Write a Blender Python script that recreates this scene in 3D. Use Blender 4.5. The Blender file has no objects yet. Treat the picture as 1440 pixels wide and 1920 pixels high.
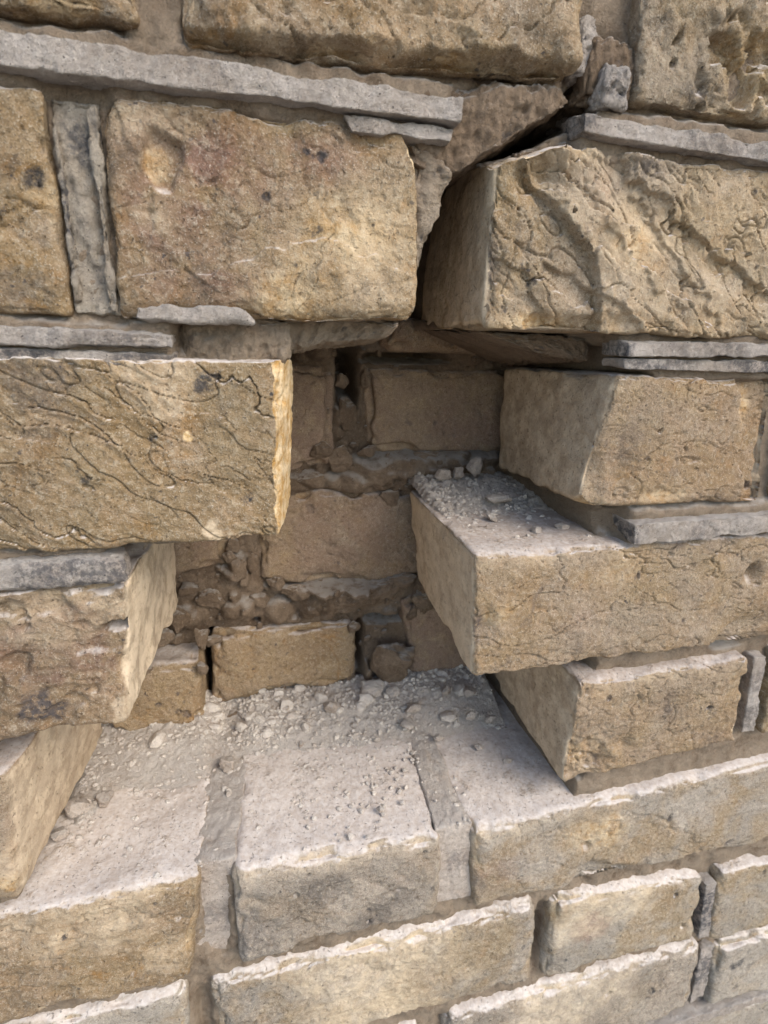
import bpy, math, random
import numpy as np
from mathutils import Matrix, Vector

C = bpy.context.scene.collection
MM = 0.001

# ------------------------------------------------------------------ camera
cam_d = bpy.data.cameras.new('camera')
cam = bpy.data.objects.new('camera', cam_d)
C.objects.link(cam)
bpy.context.scene.camera = cam
cam_d.sensor_fit = 'VERTICAL'
cam_d.sensor_height = 24.0
cam_d.sensor_width = 18.0
cam_d.lens = 1068.06 / 1920 * 24.0
cam_d.clip_start = 0.005
cam_d.clip_end = 400
RX, RY, RZ = 0.3150015, -0.2583738, 0.0316765


def rot(rx, ry, rz):
    cx, sx, cy, sy, cz, sz = math.cos(rx), math.sin(rx), math.cos(ry), math.sin(ry), math.cos(rz), math.sin(rz)
    X = np.array([[1, 0, 0], [0, cx, -sx], [0, sx, cx]])
    Y = np.array([[cy, 0, sy], [0, 1, 0], [-sy, 0, cy]])
    Z = np.array([[cz, -sz, 0], [sz, cz, 0], [0, 0, 1]])
    return Z @ X @ Y


Rm = rot(RX, RY, RZ)
to_w = lambda r: Vector((r[0], r[2], -r[1]))
right, down, fwd = to_w(Rm[0]), to_w(Rm[1]), to_w(Rm[2])
M = Matrix((right, -down, -fwd)).transposed().to_4x4()
M.translation = Vector((0, -206.5 * MM, 8.16 * MM))
cam.matrix_world = M
cam_d.dof.use_dof = True
cam_d.dof.focus_distance = 0.25
cam_d.dof.aperture_fstop = 11.0

# ------------------------------------------------------------------ sky, sun, exposure
SUN_EL, SUN_AZ = math.radians(42), math.radians(145)
world = bpy.data.worlds.new('World')
bpy.context.scene.world = world
world.use_nodes = True
wn = world.node_tree
bg = wn.nodes['Background']
sky = wn.nodes.new('ShaderNodeTexSky')
sky.sky_type = 'NISHITA'
sky.sun_disc = False
sky.sun_elevation = SUN_EL
sky.sun_rotation = SUN_AZ
sky.dust_density = 1.0
wn.links.new(sky.outputs[0], bg.inputs[0])
bg.inputs[1].default_value = 0.15
sun_d = bpy.data.lights.new('sun', 'SUN')
sun_d.energy = 1.3
sun_d.angle = math.radians(38)
sun_d.color = (1.0, 0.93, 0.83)
sun = bpy.data.objects.new('sun', sun_d)
C.objects.link(sun)
sdir = Vector((math.sin(SUN_AZ) * math.cos(SUN_EL), math.cos(SUN_AZ) * math.cos(SUN_EL), math.sin(SUN_EL)))
sun.rotation_euler = sdir.to_track_quat('Z', 'Y').to_euler()
vs = bpy.context.scene.view_settings
vs.view_transform = 'Standard'
vs.look = 'None'
vs.gamma = 1
vs.use_curve_mapping = False
vs.exposure = 1.28
cy = bpy.context.scene.cycles
cy.max_bounces = 8
cy.diffuse_bounces = 6
cy.use_adaptive_sampling = True
cy.use_denoising = True

# ------------------------------------------------------------------ noise
rng = np.random.default_rng(11)
CELLS, S = 16, 8
NV = CELLS * S


def make_volume():
    g = rng.normal(size=(CELLS, CELLS, CELLS, 3)).astype(np.float32)
    g /= np.linalg.norm(g, axis=3, keepdims=True)
    t = np.arange(NV) / S
    i = np.floor(t).astype(int)
    f = (t - i).astype(np.float32)
    w = f * f * f * (f * (f * 6 - 15) + 10)
    out = np.zeros((NV, NV, NV), np.float32)
    for a in (0, 1):
        for b in (0, 1):
            for c in (0, 1):
                G = g[np.ix_((i + a) % CELLS, (i + b) % CELLS, (i + c) % CELLS)]
                d = G[..., 0] * (f - a)[:, None, None] + G[..., 1] * (f - b)[None, :, None] + G[..., 2] * (f - c)[None, None, :]
                wa = w if a else 1 - w
                wb = w if b else 1 - w
                wc = w if c else 1 - w
                out += d * wa[:, None, None] * wb[None, :, None] * wc[None, None, :]
    return (out * 1.5).ravel()


VOL = make_volume()


def noise(P, scale, seed=0):
    """P (N,3) in mm, scale = feature size in mm; about -1..1"""
    q = P * (S / scale) + np.array([17.3 * seed + 5.1, 31.7 * seed + 2.2, 7.9 * seed + 9.4])
    i = np.floor(q).astype(np.int64)
    f = (q - i).astype(np.float32)
    i &= NV - 1
    j = (i + 1) & (NV - 1)
    x0, x1 = i[:, 0] * (NV * NV), j[:, 0] * (NV * NV)
    y0, y1 = i[:, 1] * NV, j[:, 1] * NV
    z0, z1 = i[:, 2], j[:, 2]
    fx, fy, fz = f[:, 0], f[:, 1], f[:, 2]
    a = VOL[x0 + y0 + z0] * (1 - fz) + VOL[x0 + y0 + z1] * fz
    b = VOL[x0 + y1 + z0] * (1 - fz) + VOL[x0 + y1 + z1] * fz
    c = VOL[x1 + y0 + z0] * (1 - fz) + VOL[x1 + y0 + z1] * fz
    d = VOL[x1 + y1 + z0] * (1 - fz) + VOL[x1 + y1 + z1] * fz
    return (a * (1 - fy) + b * fy) * (1 - fx) + (c * (1 - fy) + d * fy) * fx


def fbm(P, scale, octaves=3, seed=0, gain=0.5):
    o = 0
    a = 1.0
    for k in range(octaves):
        o = o + a * noise(P, scale / (2.03 ** k), seed + 3.7 * k)
        a *= gain
    return o


def sstep(a, b, x):
    t = np.clip((x - a) / (b - a), 0, 1)
    return t * t * (3 - 2 * t)


# ------------------------------------------------------------------ object helpers
def link_mesh(name, V, F, mat, parent=None, origin=(0, 0, 0), smooth=True, stain=None):
    """V in mm (wall coordinates), F (n,3|4) ints"""
    o0 = np.array(origin, float)
    me = bpy.data.meshes.new(name)
    n, k = F.shape
    me.vertices.add(len(V))
    me.vertices.foreach_set('co', ((V - o0) * MM).astype(np.float32).ravel())
    me.loops.add(n * k)
    me.loops.foreach_set('vertex_index', F.astype(np.int32).ravel())
    me.polygons.add(n)
    me.polygons.foreach_set('loop_start', (np.arange(n) * k).astype(np.int32))
    me.polygons.foreach_set('use_smooth', np.full(n, smooth))
    if stain is not None:
        at = me.attributes.new('stain', 'FLOAT_COLOR', 'POINT')
        at.data.foreach_set('color', stain.astype(np.float32).ravel())
    me.update(calc_edges=True)
    me.materials.append(mat)
    ob = bpy.data.objects.new(name, me)
    C.objects.link(ob)
    ob.location = o0 * MM
    if parent is not None:
        ob.parent = parent
        ob.location = o0 * MM - np.array(parent.location)
    return ob


def lattice(xs, ys, zs):
    nx, ny, nz = len(xs), len(ys), len(zs)
    m = np.zeros((nx, ny, nz), bool)
    m[0] = m[-1] = True
    m[:, 0] = True          # the rear face is buried in the wall and left open
    m[:, :, 0] = m[:, :, -1] = True
    idx = np.full((nx, ny, nz), -1, np.int64)
    idx[m] = np.arange(m.sum())
    ii, jj, kk = np.nonzero(m)
    P = np.stack([xs[ii], ys[jj], zs[kk]], 1).astype(float)

    def q(A, flip):
        a, b, c, d = A[:-1, :-1], A[1:, :-1], A[1:, 1:], A[:-1, 1:]
        f = np.stack([a, b, c, d], -1).reshape(-1, 4)
        return f[:, ::-1] if flip else f
    F = np.concatenate([q(idx[0], True), q(idx[-1], False), q(idx[:, 0], False),
                        q(idx[:, :, 0], True), q(idx[:, :, -1], False)])
    return P, F


def graded(L, res, fine=None, ratio=1.18, side='start'):
    """sample positions 0..L, fine near the start then growing"""
    fine = L if fine is None else min(fine, L)
    n = max(2, int(round(fine / res)))
    out = list(np.linspace(0, fine, n + 1))
    st = res
    while out[-1] < L - 1e-6:
        st *= ratio
        out.append(out[-1] + st)
    if out[-1] > L:
        out[-1] = L
    if len(out) > 2 and out[-1] - out[-2] < 0.25 * res:
        out.pop(-2)
    a = np.array(out)
    return a if side == 'start' else (L - a[::-1])


def block(name, quad, y0, y1, mat, parent, res=0.8, seed=0, back=None, r=2.5, warp=0.9, mid=0.45, fine=0.24,
          crease=0.0, cdir=(0.5, 0.87), cper=8.0, cmask=(-.15, .3), crack=0.0, pits=8, erode=2.0, cuts=(), relief=None,
          stains=(), tone=(0, 0, 0), yfine=9, xr=None, label=None, side_rough=1.0, pitmax=1.8, gritty=0.0, flake=0.0, fper=9.0, scale=0.0, endpale=0.0, endfresh=0.0, burn=0.0, depthres=1.1):
    """One brick (or slab of mortar): a rounded, worn, dented block.
    quad = front corners TL, TR, BR, BL as (x, z); back the same at the rear."""
    quad = np.array(quad, float)
    bq = quad if back is None else np.array(back, float)
    L = (quad[1, 0] - quad[0, 0] + quad[2, 0] - quad[3, 0]) / 2
    H = (quad[0, 1] - quad[3, 1] + quad[1, 1] - quad[2, 1]) / 2
    D = y1 - y0
    xs = graded(L, res) if xr is None else graded(L, res, xr[1], side=xr[0])
    zs = graded(H, res)
    ys = graded(D, res * depthres, yfine, 1.25)
    P, F = lattice(xs, ys, zs)
    dims = np.array([L, D, H])
    # rounded corners, radius varying along the arrises
    rr = np.clip(r * (1 + 0.7 * noise(P, 18, seed + 1)), 0.5, min(dims) * 0.45)[:, None]
    inn = np.clip(P, rr, dims - rr)
    v = P - inn
    ln = np.linalg.norm(v, axis=1, keepdims=True)
    n = v / np.maximum(ln, 1e-9)
    P0 = P.copy()
    P = inn + n * rr
    ed = np.sort(np.minimum(P0, dims - P0), axis=1)[:, 1]
    R2 = min(12.0, min(dims) * 0.45)
    dirn = P0 - np.clip(P0, R2, dims - R2)
    dirn /= np.maximum(np.linalg.norm(dirn, axis=1, keepdims=True), 1e-9)
    Q = P0 + np.array([seed * 3.3, seed * 7.7, seed * 1.9])
    front = np.clip(-n[:, 1], 0, 1)
    d = warp * fbm(Q, 45, 2, seed) + mid * fbm(Q, 13, 3, seed + 5) + fine * fbm(Q, 3.6, 3, seed + 9, 0.65) * (0.5 + 0.5 * np.maximum(front, side_rough))
    if flake:     # overlapping torn plates of clay, each at its own height
        fd = np.array([cdir[0], 0, cdir[1]]) / np.hypot(*cdir)
        FT = Q @ fd / fper + 1.1 * fbm(Q, 26, 3, seed + 33) + .35 * fbm(Q, 6, 3, seed + 35)
        hv = np.sin(np.floor(FT) * 12.9898 + seed) * 43758.5453
        hv = hv - np.floor(hv)
        d = d + flake * (hv - .6 + .25 * (FT - np.floor(FT))) * front
    if scale:     # scabby spalled skin
        d = d + scale * np.floor(2.6 * fbm(Q, 24, 5, seed + 37, .58)) / 2.6 * front
    if gritty:
        d = d - gritty * (np.abs(fbm(Q * np.array([1, 1, .5]), 8, 4, seed + 13, .6)) + .5 * sstep(.1, .5, fbm(Q, 4, 2, seed + 15)))
    st = np.zeros((len(P), 4))
    st[:, 3] = endpale * sstep(.6, .95, np.abs(n[:, 0]))
    st[:, 1] = endfresh * sstep(.35, .95, np.abs(n[:, 0]) + .35 * fbm(Q, 7, 3, seed + 95))
    if crease > 0:
        cd = np.array([cdir[0], 0, cdir[1]])
        cd = cd / np.linalg.norm(cd)
        wq = fbm(Q, 30, 2, seed + 21)
        T = Q @ cd / cper + 1.5 * wq + 0.42 * fbm(Q, 10, 3, seed + 23)
        fr = T - np.floor(T)
        saw = np.where(fr < 0.92, (fr / 0.92) ** 2.2, (1 - fr) / 0.08)
        amp = sstep(cmask[0], cmask[1], noise(Q, 34, seed + 27) + 0.3 * noise(Q, 11, seed + 28))
        # each fold has its own strength
        amp = amp * (0.12 + 0.88 * sstep(-.1, .35, noise(np.stack([np.floor(T) * 13.7, Q @ np.array([cd[2], 0, -cd[0]]) / 3.0, 0 * T], 1), 9, seed + 31)))
        d = d + crease * amp * (.6 * saw - 0.3 - .75 * np.exp(-((fr - .975) / .045) ** 2)) * front
    if crack > 0:
        cd = np.array([cdir[0], 0, cdir[1]])
        cd = cd / np.linalg.norm(cd)
        ac = Q @ cd
        al = Q @ np.array([cd[2], 0, -cd[0]])
        g = fbm(np.stack([ac, 0 * ac, al * 0.32], 1), 11, 3, seed + 41)
        g2 = fbm(np.stack([ac, 0 * ac + 30, al * 0.45], 1), 24, 3, seed + 47)
        msk = sstep(-.2, .25, noise(Q, 26, seed + 44))
        d = d - crack * (sstep(.04, 0, np.abs(g)) * msk + 1.3 * sstep(.022, 0, np.abs(g2))) * front
    rs = np.random.default_rng(int(seed * 100) + 3)
    for k in range(pits):
        px, pz = rs.uniform(3, L - 3), rs.uniform(3, H - 3)
        pr = 0.5 + pitmax * rs.random() ** 3
        pa = rs.uniform(0, 3.1)
        ux, uz = P0[:, 0] - px, P0[:, 2] - pz
        dd = np.hypot((ux * math.cos(pa) + uz * math.sin(pa)) * rs.uniform(.45, 1.1), uz * math.cos(pa) - ux * math.sin(pa)) + 0.75 * pr * fbm(Q, 2.6, 2, seed + 60)
        hole = sstep(pr, pr * .45, dd) * front
        d = d - hole * pr * rs.uniform(.4, 1.5)
        if rs.random() < .4:
            st[:, 0] = np.maximum(st[:, 0], sstep(pr * 1.5, pr * .8, dd) * front * .9)
    P = P + n * d[:, None]
    # worn and chipped arrises
    er = erode * sstep(-.05, .55, fbm(Q, 19, 2, seed + 70, .35)) * np.exp(-(ed / 5.0) ** 2)
    er = er + min(erode, 2.0) * .4 * sstep(.05, .4, fbm(Q, 6, 2, seed + 75)) * sstep(-.1, .4, noise(Q, 30, seed + 77)) * np.exp(-(ed / 2.5) ** 2)
    P = P - dirn * er[:, None]
    st[:, 1] = np.maximum(st[:, 1], sstep(1.0, 2.4, er) * 0.22)
    # map onto the (possibly skewed) quads
    u, t, w = P[:, 0] / L, P[:, 1] / D, P[:, 2] / H

    def bil(q):
        return ((q[0][None] * (1 - u)[:, None] + q[1][None] * u[:, None]) * w[:, None]
                + (q[3][None] * (1 - u)[:, None] + q[2][None] * u[:, None]) * (1 - w)[:, None])
    XZ = bil(quad) * (1 - t)[:, None] + bil(bq) * t[:, None]
    X, Z, Y = XZ[:, 0], XZ[:, 1], y0 + P[:, 1]
    W = np.stack([X, Y, Z], 1)
    if relief is not None:
        dy, sadd = relief(X, Z, W)
        W[:, 1] += dy * sstep(0, .25, front) * 1.0
        if sadd is not None:
            st = np.maximum(st, sadd * np.array([1, .75, 1, .42]) * sstep(0, .4, front)[:, None])
    for cpt, cn, ca in cuts:   # broken facets: everything beyond the plane falls back onto it
        cn = np.array(cn, float)
        cn /= np.linalg.norm(cn)
        jag = ca * (fbm(W, 13, 3, seed + 81) + 0.35 * fbm(W, 3.5, 2, seed + 83))
        over = (W - np.array(cpt, float)) @ cn - jag
        hit = over > 0
        W = W - np.where(hit, over, 0)[:, None] * cn
        st[:, 1] = np.maximum(st[:, 1], hit * 1.0)
    for sx, sz, sr, ch, val in stains:
        dd = np.hypot(W[:, 0] - sx, W[:, 2] - sz) / sr + .5 * fbm(W, sr * .9, 3, seed + 91)
        st[:, ch] = np.maximum(st[:, ch], (val * .5 if ch == 3 and mat is BRICK else val) * sstep(1.0, .55, dd))
    org = (W[:, 0].mean(), y0, W[:, 2].mean())
    ob = link_mesh(name, W, F, mat, parent, org, True, st)
    ob['tone'] = [float(a) for a in tone]
    ob['burn'] = float(burn) * .72
    if label:
        ob['label'] = label
    return ob


# ------------------------------------------------------------------ materials
class NT:
    def __init__(self, name):
        self.m = bpy.data.materials.new(name)
        self.m.use_nodes = True
        self.t = self.m.node_tree
        self.b = self.t.nodes['Principled BSDF']

    def n(self, typ, **kw):
        x = self.t.nodes.new(typ)
        for k, v in kw.items():
            setattr(x, k, v)
        return x

    def l(self, a, b):
        self.t.links.new(a, b)

    def val(self, sock, x):
        if hasattr(x, 'is_linked'):
            self.l(x, sock)
        else:
            sock.default_value = x

    def math(self, op, a, b=0.0, clamp=False):
        x = self.n('ShaderNodeMath', operation=op, use_clamp=clamp)
        self.val(x.inputs[0], a)
        self.val(x.inputs[1], b)
        return x.outputs[0]

    def mix(self, f, a, b, mode='MIX'):
        x = self.n('ShaderNodeMix', data_type='RGBA', blend_type=mode)
        self.val(x.inputs[0], f)
        self.val(x.inputs[6], a if hasattr(a, 'is_linked') else (*a, 1))
        self.val(x.inputs[7], b if hasattr(b, 'is_linked') else (*b, 1))
        return x.outputs[2]

    def noise(self, v, scale, detail=4, rough=.55, dist=0.0):
        x = self.n('ShaderNodeTexNoise')
        self.l(v, x.inputs['Vector'])
        x.inputs['Scale'].default_value = scale
        x.inputs['Detail'].default_value = detail
        x.inputs['Roughness'].default_value = rough
        x.inputs['Distortion'].default_value = dist
        return x.outputs[0]

    def ramp(self, f, a, b):
        x = self.n('ShaderNodeMapRange', interpolation_type='SMOOTHSTEP')
        self.l(f, x.inputs[0])
        x.inputs[1].default_value = a
        x.inputs[2].default_value = b
        return x.outputs[0]

    def coords(self):
        tc = self.n('ShaderNodeTexCoord')
        oi = self.n('ShaderNodeObjectInfo')
        s = self.n('ShaderNodeVectorMath', operation='SCALE')
        self.l(tc.outputs['Object'], s.inputs[0])
        s.inputs[3].default_value = 1000.0
        off = self.math('MULTIPLY', oi.outputs['Random'], 700.0)
        a = self.n('ShaderNodeVectorMath', operation='ADD')
        self.l(s.outputs[0], a.inputs[0])
        self.l(off, a.inputs[1])
        self.rand = oi.outputs['Random']
        return a.outputs[0]          # millimetres, shifted per object

    def up(self, lo, hi):
        g = self.n('ShaderNodeNewGeometry')
        s = self.n('ShaderNodeSeparateXYZ')
        self.l(g.outputs['Normal'], s.inputs[0])
        return self.ramp(s.outputs[2], lo, hi)

    def attr(self, name, typ='GEOMETRY'):
        x = self.n('ShaderNodeAttribute', attribute_type=typ, attribute_name=name)
        s = self.n('ShaderNodeSeparateColor')
        self.l(x.outputs['Color'], s.inputs[0])
        return s.outputs[0], s.outputs[1], s.outputs[2], x.outputs['Alpha']

    def bump(self, h, strength, dist, prev=None):
        x = self.n('ShaderNodeBump')
        x.inputs['Strength'].default_value = strength
        x.inputs['Distance'].default_value = dist
        self.l(h, x.inputs['Height'])
        if prev is not None:
            self.l(prev, x.inputs['Normal'])
        return x.outputs[0]


def brick_material():
    k = NT('stock_brick')
    v = k.coords()
    soot, fresh, pink, pale = k.attr('stain')
    ochre, grey, dusty, _ = k.attr('tone', 'OBJECT')
    big = k.noise(v, .022, 4, .6, .6)
    med = k.noise(v, .085, 5, .65, .4)
    sml = k.noise(v, .42, 5, .7)
    tiny = k.noise(v, 1.7, 3, .7)
    col = k.mix(k.ramp(big, .32, .68), (.212, .134, .058), (.362, .256, .136))
    col = k.mix(k.math('MULTIPLY', k.ramp(med, .50, .72), .65), col, (.385, .280, .180))
    oc = k.math('MULTIPLY', k.ramp(k.noise(v, .05, 6, .7, 1.0), .50, .70), k.math('ADD', ochre, .25), True)
    col = k.mix(oc, col, (.270, .138, .036))
    gr = k.math('MULTIPLY', k.math('ADD', k.ramp(k.noise(v, .034, 5, .62, .5), .36, .66), k.math('MULTIPLY', k.math('SUBTRACT', grey, .75, True), 3.0)), grey, True)
    col = k.mix(gr, col, (.315, .268, .212))
    pk = k.math('MULTIPLY', k.ramp(k.noise(v, .06, 5, .6, .6), .30, .62), pink, True)
    col = k.mix(pk, col, (.200, .112, .080))
    burn = k.n('ShaderNodeAttribute', attribute_type='OBJECT', attribute_name='burn').outputs['Fac']
    col = k.mix(k.math('MULTIPLY', burn, k.math('ADD', k.ramp(k.noise(v, .03, 5, .7, .6), .32, .62), .35), True), col, k.mix(k.ramp(med, .35, .62), (.085, .052, .030), (.205, .120, .062)))
    # mottle, sand grains, cinders; fine contrast also paints in small surface shadows
    col = k.mix(k.math('MULTIPLY', k.ramp(sml, .48, .68), .38), col, (.520, .435, .310))
    col = k.mix(k.math('MULTIPLY', k.ramp(sml, .48, .30), .55), col, (.150, .095, .045))
    col = k.mix(k.math('MULTIPLY', k.ramp(k.noise(v, .045, 7, .75, .8), .54, .70), .68), col, (.100, .080, .060))
    col = k.mix(k.math('MULTIPLY', k.ramp(k.noise(v, .10, 7, .8, .5), .62, .72), .6), col, (.055, .047, .042))
    col = k.mix(k.math('MULTIPLY', k.ramp(tiny, .56, .70), .55), col, (.580, .510, .400))
    col = k.mix(k.math('MULTIPLY', k.ramp(tiny, .46, .32), .55), col, (.120, .080, .042))
    spk = k.math('MULTIPLY', k.ramp(k.noise(v, .30, 2, .5), .69, .74), k.ramp(big, .3, .6))
    col = k.mix(k.math('MULTIPLY', spk, .85), col, (.045, .042, .045))
    spk2 = k.ramp(k.noise(v, .9, 1, .5), .72, .77)
    col = k.mix(k.math('MULTIPLY', spk2, .75), col, (.07, .05, .04))
    fr = k.math('MULTIPLY', fresh, k.math('ADD', k.ramp(k.noise(v, .13, 5, .7), .36, .60), .6), True)
    col = k.mix(k.math('MULTIPLY', fr, .93), col, k.mix(k.ramp(k.noise(v, .17, 5, .7), .35, .62), (.50, .28, .085), (.76, .58, .35)))
    col = k.mix(k.math('MULTIPLY', pale, k.math('ADD', k.ramp(k.noise(v, .10, 5, .7), .36, .66), .55), True), col, (.660, .515, .345))
    so = k.math('MULTIPLY', soot, k.ramp(k.noise(v, .36, 5, .75), .34, .56), True)
    col = k.mix(k.math('MULTIPLY', so, .92), col, (.040, .040, .044))
    # settled mortar dust: thick on level faces, a dark film painting shade in the hole
    du = k.math('MULTIPLY', k.up(.52, .93), k.ramp(k.noise(v, .05, 6, .72), .24, .46), True)
    col = k.mix(k.math('MULTIPLY', du, .94), col, k.mix(k.ramp(sml, .35, .65), (.500, .420, .350), (.610, .545, .480)))
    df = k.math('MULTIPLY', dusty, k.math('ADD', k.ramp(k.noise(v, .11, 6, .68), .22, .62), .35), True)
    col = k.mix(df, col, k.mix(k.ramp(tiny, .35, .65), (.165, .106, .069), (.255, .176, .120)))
    k.l(col, k.b.inputs['Base Color'])
    k.b.inputs['Roughness'].default_value = .93
    k.b.inputs['Specular IOR Level'].default_value = .18
    rgh = k.math('ADD', k.math('MULTIPLY', k.ramp(big, .35, .65), .60), .42)
    rgh = k.math('MULTIPLY', rgh, k.math('SUBTRACT', 1.0, k.math('MULTIPLY', k.math('MAXIMUM', du, k.math('MAXIMUM', dusty, pale)), .75), True))
    b1 = k.bump(k.math('MULTIPLY', sml, rgh), 1.0, .0019)
    b2 = k.bump(k.math('MULTIPLY', tiny, rgh), .9, .0007, b1)
    pit = k.ramp(k.noise(v, .75, 3, .6), .62, .74)
    b3 = k.bump(k.math('MULTIPLY', pit, -1.0), .9, .0010, b2)
    k.l(b3, k.b.inputs['Normal'])
    return k.m


def mortar_material(name, a, b, sootiness, sooty_col=(.075, .075, .08), grain=1.0):
    k = NT(name)
    v = k.coords()
    soot, fresh, pink, pale = k.attr('stain')
    big = k.noise(v, .035, 5, .65, .5)
    sml = k.noise(v, .55, 5, .75)
    tiny = k.noise(v, 2.0, 3, .7)
    col = k.mix(k.ramp(big, .35, .65), a, b)
    col = k.mix(k.math('MULTIPLY', k.ramp(sml, .50, .70), .5), col, tuple(min(.8, x * 1.45) for x in b))
    col = k.mix(k.math('MULTIPLY', k.ramp(sml, .48, .28), .6), col, tuple(x * .45 for x in a))
    col = k.mix(k.math('MULTIPLY', k.ramp(tiny, .62, .74), .5), col, (.62, .57, .50))
    col = k.mix(k.math('MULTIPLY', k.ramp(k.noise(v, 1.1, 1, .5), .71, .76), .8), col, (.06, .05, .045))
    col = k.mix(k.math('MULTIPLY', pale, k.ramp(k.noise(v, .12, 6, .7), .28, .55), True), col, (.55, .455, .335))
    s1 = k.math('ADD', soot, k.math('MULTIPLY', k.ramp(k.noise(v, .05, 4, .6), .45, .62), sootiness), True)
    so = k.math('MULTIPLY', s1, k.ramp(k.noise(v, .30, 6, .75), .36, .60), True)
    col = k.mix(k.math('MULTIPLY', so, .85), col, sooty_col)
    du = k.math('MULTIPLY', k.up(.45, .9), k.ramp(k.noise(v, .15, 6, .7), .25, .55), True)
    col = k.mix(k.math('MULTIPLY', du, .7), col, (.540, .480, .410))
    k.l(col, k.b.inputs['Base Color'])
    k.b.inputs['Roughness'].default_value = .95
    k.b.inputs['Specular IOR Level'].default_value = .15
    b1 = k.bump(sml, 1.0, .0018 * grain)
    b2 = k.bump(tiny, 1.0, .0008 * grain, b1)
    k.l(b2, k.b.inputs['Normal'])
    return k.m


BRICK = brick_material()
POINT = mortar_material('pointing_mortar', (.455, .370, .295), (.575, .490, .410), .22, grain=1.5)
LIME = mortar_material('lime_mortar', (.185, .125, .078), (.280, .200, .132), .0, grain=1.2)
BED = mortar_material('joint_mortar', (.34, .27, .195), (.44, .37, .285), .45)
DUST = mortar_material('mortar_dust', (.445, .350, .270), (.555, .465, .380), .0, grain=1.0)


def plain_material(name, a, b, scale):
    k = NT(name)
    tc = k.n('ShaderNodeTexCoord')
    v = tc.outputs['Object']
    nz = k.noise(v, scale, 6, .65)
    k.l(k.mix(k.ramp(nz, .3, .7), a, b), k.b.inputs['Base Color'])
    k.b.inputs['Roughness'].default_value = .9
    k.l(k.bump(nz, .5, .004), k.b.inputs['Normal'])
    return k.m


CRUMB = mortar_material('crumb_mortar', (.500, .415, .335), (.610, .530, .440), .0, grain=.6)
PAVE = plain_material('pavement_concrete', (.24, .225, .20), (.33, .31, .28), 30)

# ------------------------------------------------------------------ setting
GZ = -1450.0


def sheet(name, x0, x1, y0, y1, z, mat):
    V = np.array([[x0, y0, z], [x1, y0, z], [x1, y1, z], [x0, y1, z]], float)
    o = link_mesh(name, V, np.array([[0, 1, 2, 3]]), mat, None, ((x0 + x1) / 2, (y0 + y1) / 2, z), False)
    o['kind'] = 'structure'
    return o


sheet('pavement', -90000, 90000, -90000, 90000, GZ, PAVE)

# ------------------------------------------------------------------ the wall
wall = bpy.data.objects.new('brick_wall', None)
C.objects.link(wall)
wall.location = (0.06, 0.1, GZ * MM)
wall['label'] = 'weathered yellow stock brick wall with a hole broken through its outer bricks'
wall['category'] = 'wall'
wall['kind'] = 'thing'
bpy.context.view_layer.update()


def Qd(x0, x1, zt, zb, dl=0.0, dr=0.0, tt=0.0, tb=0.0):
    """front corners; dl/dr shift the lower left/right corner in x, tt/tb lift the right end of top/bottom edge"""
    return [(x0, zt), (x1, zt + tt), (x1 + dr, zb + tb), (x0 + dl, zb)]


def poly_side(x, z, pts):
    """signed distance-like value to an open polyline (positive to its right going down the list)"""
    best = np.full(len(x), 1e9)
    sg = np.ones(len(x))
    for (ax, az), (bx, bz) in zip(pts[:-1], pts[1:]):
        vx, vz = bx - ax, bz - az
        t = np.clip(((x - ax) * vx + (z - az) * vz) / (vx * vx + vz * vz), 0, 1)
        dx, dz = x - ax - t * vx, z - az - t * vz
        d = np.hypot(dx, dz)
        c = vx * (z - az) - vz * (x - ax)
        m = d < best - 1e-9
        best = np.where(m, d, best)
        sg = np.where(m, np.sign(c), sg)
    return best * sg


def gauss(x, z, cx, cz, rx, rz):
    return np.exp(-(((x - cx) / rx) ** 2 + ((z - cz) / rz) ** 2))


def st4(n, soot=0, fresh=0, pink=0, pale=0):
    o = np.zeros((n, 4))
    for i, v in enumerate((soot, fresh, pink, pale)):
        o[:, i] = v
    return o


BK = dict(mat=BRICK, parent=wall)

# ---- course above the crack (A)
block('brick', Qd(-180, -24, 150, 84, dr=3, tb=3), -1, 102, res=.7, seed=1.1, burn=0.6, flake=1.6, fper=11, scale=1.2, crease=1.6, cdir=(.3, .95), cper=9, crack=1.0, warp=1.6, mid=1.0,
      tone=(.7, .35, 0), erode=3, xr=('end', 60), **BK)


def rel_A(x, z, W):
    low = sstep(91, 87, z - .05 * (x - 50) + 2.2 * fbm(W, 9, 2, 3.1))
    dy = 8.0 * low + 2.2 * fbm(W, 22, 3, 4.4)
    return dy, st4(len(x), fresh=0, pale=.35 * sstep(-.1, .4, noise(W, 25, 2.2)))


block('brick', Qd(-10, 116, 150, 83, tb=7, dr=1), -3, 102, res=.7, seed=2.3, burn=0.5, flake=1.2, fper=12, scale=1.2, crease=1.3, cdir=(.2, 1), cper=10, crack=1.0, warp=1.3, mid=.9, relief=rel_A,
      tone=(.65, .55, 0), erode=3.5, pits=16, r=4, cuts=(((112, 0, 88), (1, -.1, -1.1), 2.0),), **BK)


def rel_A2(x, z, W):
    cav = fbm(W, 9, 3, 7.7)
    dy = 6 * sstep(.15, .7, gauss(x, z, 176, 106, 7, 5) + .4 * cav) + 8 * sstep(.2, .8, gauss(x, z, 187, 95, 5, 9) + .5 * cav) + 6 * sstep(.2, .8, gauss(x, z, 193, 108, 7, 6) + .5 * cav) + 3.5 * sstep(.1, .6, fbm(W, 12, 4, 7.9)) * sstep(160, 172, x) + 2.4 * fbm(W, 20, 3, 5.5)
    return dy, st4(len(x), soot=.9 * gauss(x, z, 168, 92, 9, 4), fresh=.4 * gauss(x, z, 188, 98, 8, 10))


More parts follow.
